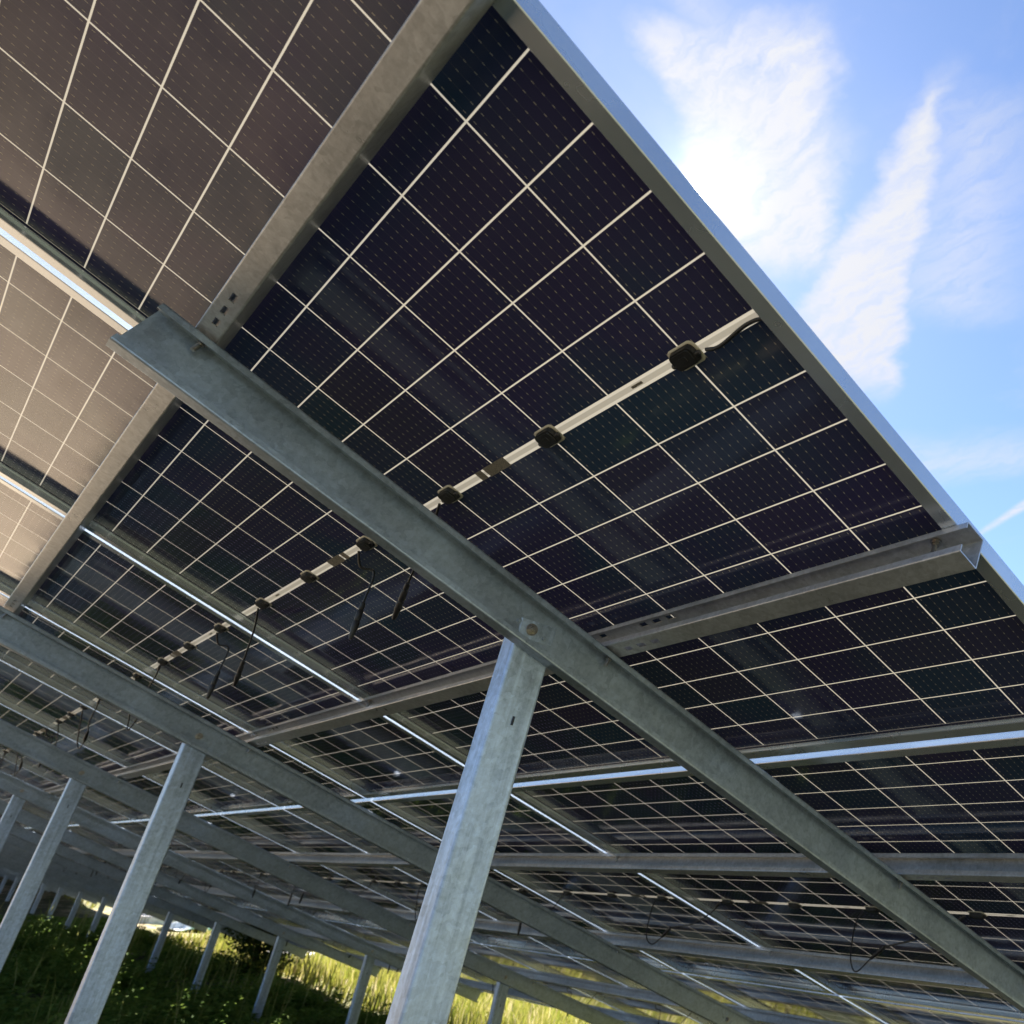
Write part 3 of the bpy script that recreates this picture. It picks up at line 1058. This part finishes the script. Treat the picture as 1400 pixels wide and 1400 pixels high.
o = blades("dead_stalks", xs_, ys_, RNG.uniform(0.35, 0.75, len(xs_)), np.clip(0.0006 * np.abs(xs_), 0.004, 0.012), RNG.uniform(0.80, 0.95, len(xs_)), M_WEED, 0.3)
tag(o, "thin dead straw stalks standing among the shaded weeds", "stalks", kind="stuff")
# sunlit yellow-green grass past the low edge
rr = np.concatenate([6.0 + RNG.uniform(0, 1, 90000) ** 1.1 * 16.0, 20.0 + RNG.uniform(0, 1, 50000) * 45.0])
aa = np.radians(RNG.uniform(-90, 5, 140000))
x = np.sin(aa) * rr; y = np.cos(aa) * rr
keep = (y > 4.2) & (y < 26)
nz = np.array([mnoise.noise((a * 0.30, b * 0.30, 7.7)) for a, b in zip(x, y)])
keep &= (nz > -0.20 + 0.15 * (rr > 26))
x, y, rr, nz = x[keep], y[keep], rr[keep], nz[keep]
h = (0.12 + 0.25 * np.clip(nz + 0.4, 0, 1)) * RNG.uniform(0.5, 1.3, len(x))
w_ = np.clip(0.0012 * rr, 0.008, 0.05) * RNG.uniform(0.7, 1.5, len(x))
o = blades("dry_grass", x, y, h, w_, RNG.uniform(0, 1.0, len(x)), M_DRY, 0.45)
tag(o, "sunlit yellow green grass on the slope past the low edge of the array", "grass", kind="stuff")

def shrub(loc, height, radius, n, label, seed, name="shrub"):
    rnd = random.Random(seed)
    root = empty(name, Matrix.Translation(loc), label, "shrub")
    stems, V, F, T = [], [], [], []
    for k in range(9):
        an = rnd.uniform(0, 6.28); rad = radius * rnd.uniform(0.25, 0.85)
        tip = Vector((math.cos(an) * rad, math.sin(an) * rad, height * rnd.uniform(0.6, 0.98)))
        pts = spline([(0, 0, -0.05), tip * 0.4 + Vector((0, 0, 0.05)), tip], 4)
        stems.append(tube(pts, [0.012 * (1 - 0.8 * i / (len(pts) - 1)) for i in range(len(pts))], 5))
        for q in range(n // 9):
            s = rnd.uniform(0.25, 1.05)
            c = pts[min(len(pts) - 1, int(s * (len(pts) - 1)))] + Vector((rnd.gauss(0, 1), rnd.gauss(0, 1), rnd.gauss(0, .8))) * radius * 0.20
            L_ = rnd.uniform(0.035, 0.075)
            a = Vector((rnd.gauss(0, 1), rnd.gauss(0, 1), rnd.gauss(0, .6))).normalized()
            b = a.cross(Vector((rnd.gauss(0, 1), rnd.gauss(0, 1), rnd.gauss(0, 1)))).normalized()
            o_ = len(V)
            V += [c, c + a * L_ * 0.5 + b * L_ * 0.28, c + a * L_, c + a * L_ * 0.5 - b * L_ * 0.28]
            F.append((o_, o_ + 1, o_ + 2, o_ + 3))
            T += [rnd.random()] * 4
    link("stems", mesh_of("stems", *join_vf(*stems), [M_TWIG], smooth=60), parent=root)
    me = bpy.data.meshes.new("foliage")
    me.from_pydata([tuple(p) for p in V], [], F)
    at = me.attributes.new('tint', 'FLOAT', 'POINT')
    at.data.foreach_set('value', T)
    me.materials.append(M_LEAF)
    link("foliage", me, parent=root)
    return root
sx, sy = -14.4, 3.9
shrub((sx, sy, ground_z(sx, sy)), 1.0, 0.75, 3600, "dark bushy shrub in the shade at the edge of the sunlit grass", 5)
# ------------------------------------------------------------------ rubble dumped on the sunlit strip
M_SLAB = principled("pale_concrete", (0.60, 0.56, 0.52), 0.85, 0.0, 0.3, 6.0, 0.18, 0.4, 40)
M_STONE = principled("pinkish_stone", (0.50, 0.42, 0.36), 0.9, 0.0, 0.2, 3.0, 0.25, 0.6, 12)
M_TARP = principled("white_green_tarp", (0.62, 0.70, 0.64), 0.45, 0.0, 0.5)
_t = NT(M_TARP.node_tree)
_b = [n for n in _t.n if n.type == 'BSDF_PRINCIPLED'][0]
_tc = _t.node('ShaderNodeTexCoord').outputs['Object']
_t.l.new(_t.mix(_t.ss(_t.noise(_tc, 1.1, 3.0, 0.5), 0.47, 0.53), (0.72, 0.74, 0.72), (0.12, 0.46, 0.24)), _b.inputs['Base Color'])

def slab(x, y, L, w, h, rz, tilt, label, lift=0.0):
    bm = bmesh.new()
    bmesh.ops.create_cube(bm, size=1.0)
    bmesh.ops.scale(bm, vec=(L, w, h), verts=bm.verts)
    bmesh.ops.subdivide_edges(bm, edges=bm.edges, cuts=3, use_grid_fill=True)
    for v in bm.verts:
        v.co += Vector((mnoise.noise(v.co * 3 + Vector((x, y, 0))), mnoise.noise(v.co * 3 + Vector((y, x, 5))), mnoise.noise(v.co * 2))) * 0.03
    bmesh.ops.bevel(bm, geom=[e for e in bm.edges if e.calc_face_angle(0) > 0.9], offset=0.015, segments=1, affect='EDGES')
    me = bpy.data.meshes.new("concrete_block")
    bm.to_mesh(me); bm.free()
    m = Matrix.Translation((x, y, ground_z(x, y) + h * 0.45 + lift)) @ Matrix.Rotation(rz, 4, 'Z') @ Matrix.Rotation(tilt, 4, 'Y')
    tag(link("concrete_block", me, M_SLAB, matrix=m), label, "slab", "concrete slabs on the sunlit strip")
slab(-25.6, 5.2, 2.1, 0.9, 0.16, 1.45, 0.03, "long white slab lowest in the far pile past the low edge")
slab(-25.9, 5.4, 1.7, 0.8, 0.14, 1.30, -0.05, "shorter white slab lying on top of the long one in the far pile", 0.17)
slab(-17.0, 5.6, 1.7, 0.7, 0.13, 1.15, 0.04, "pale flat slab in the sunlit grass, nearest of the slabs")
slab(-21.3, 5.6, 0.9, 0.6, 0.22, 0.7, 0.12, "small thick white block in the grass between the slab pile and the nearest slab")

def boulder(x, y, r, sq, label, seed):
    bm = bmesh.new()
    bmesh.ops.create_icosphere(bm, subdivisions=3, radius=r)
    for v in bm.verts:
        n_ = v.co.normalized()
        k = 1 + 0.30 * mnoise.noise(n_ * 1.7 + Vector((seed, 0, 0))) + 0.12 * mnoise.noise(n_ * 5 + Vector((0, seed, 0)))
        v.co = Vector((n_.x * r * k * 1.3, n_.y * r * k, n_.z * r * k * sq))
    me = bpy.data.meshes.new("boulder")
    bm.to_mesh(me); bm.free()
    m = Matrix.Translation((x, y, ground_z(x, y) + r * sq * 0.35)) @ Matrix.Rotation(seed * 1.3, 4, 'Z')
    tag(link("boulder", me, M_STONE, matrix=m), label, "boulder", "pinkish boulders by the slabs")
boulder(-27.2, 6.6, 0.55, 0.75, "largest pinkish boulder behind the pile of white slabs", 1.0)
boulder(-28.4, 6.4, 0.38, 0.8, "smaller pinkish boulder left of the largest one behind the slab pile", 2.2)
boulder(-22.4, 6.4, 0.34, 0.7, "pinkish boulder behind the crumpled white and green tarp", 3.1)
boulder(-19.2, 6.5, 0.30, 0.7, "pinkish boulder behind the small thick white block", 4.4)

def tarp(x, y, label):
    n = 26
    V, F = [], []
    for j in range(n):
        for i in range(n):
            u, v = i / (n - 1) - 0.5, j / (n - 1) - 0.5
            px, py = u * 2.0 + 0.12 * mnoise.noise((u * 5, v * 5, 1)), v * 1.3 + 0.12 * mnoise.noise((u * 5, v * 5, 9))
            r2 = (u * u + v * v) * 4
            z = 0.34 * max(0, 1 - r2) + 0.10 * abs(mnoise.noise((u * 7, v * 7, 3))) + 0.03
            V.append((px, py, z))
    F = [(j * n + i, j * n + i + 1, (j + 1) * n + i + 1, (j + 1) * n + i) for j in range(n - 1) for i in range(n - 1)]
    me = mesh_of("tarp", V, F, [M_TARP], smooth=60)
    o = link("tarp", me, matrix=Matrix.Translation((x, y, ground_z(x, y))) @ Matrix.Rotation(1.2, 4, 'Z'))
    sm = o.modifiers.new("cloth_thickness", 'SOLIDIFY'); sm.thickness = 0.004
    tag(o, label, "tarp")
tarp(-23.9, 5.7, "crumpled white and green tarp lying in the sunlit grass")
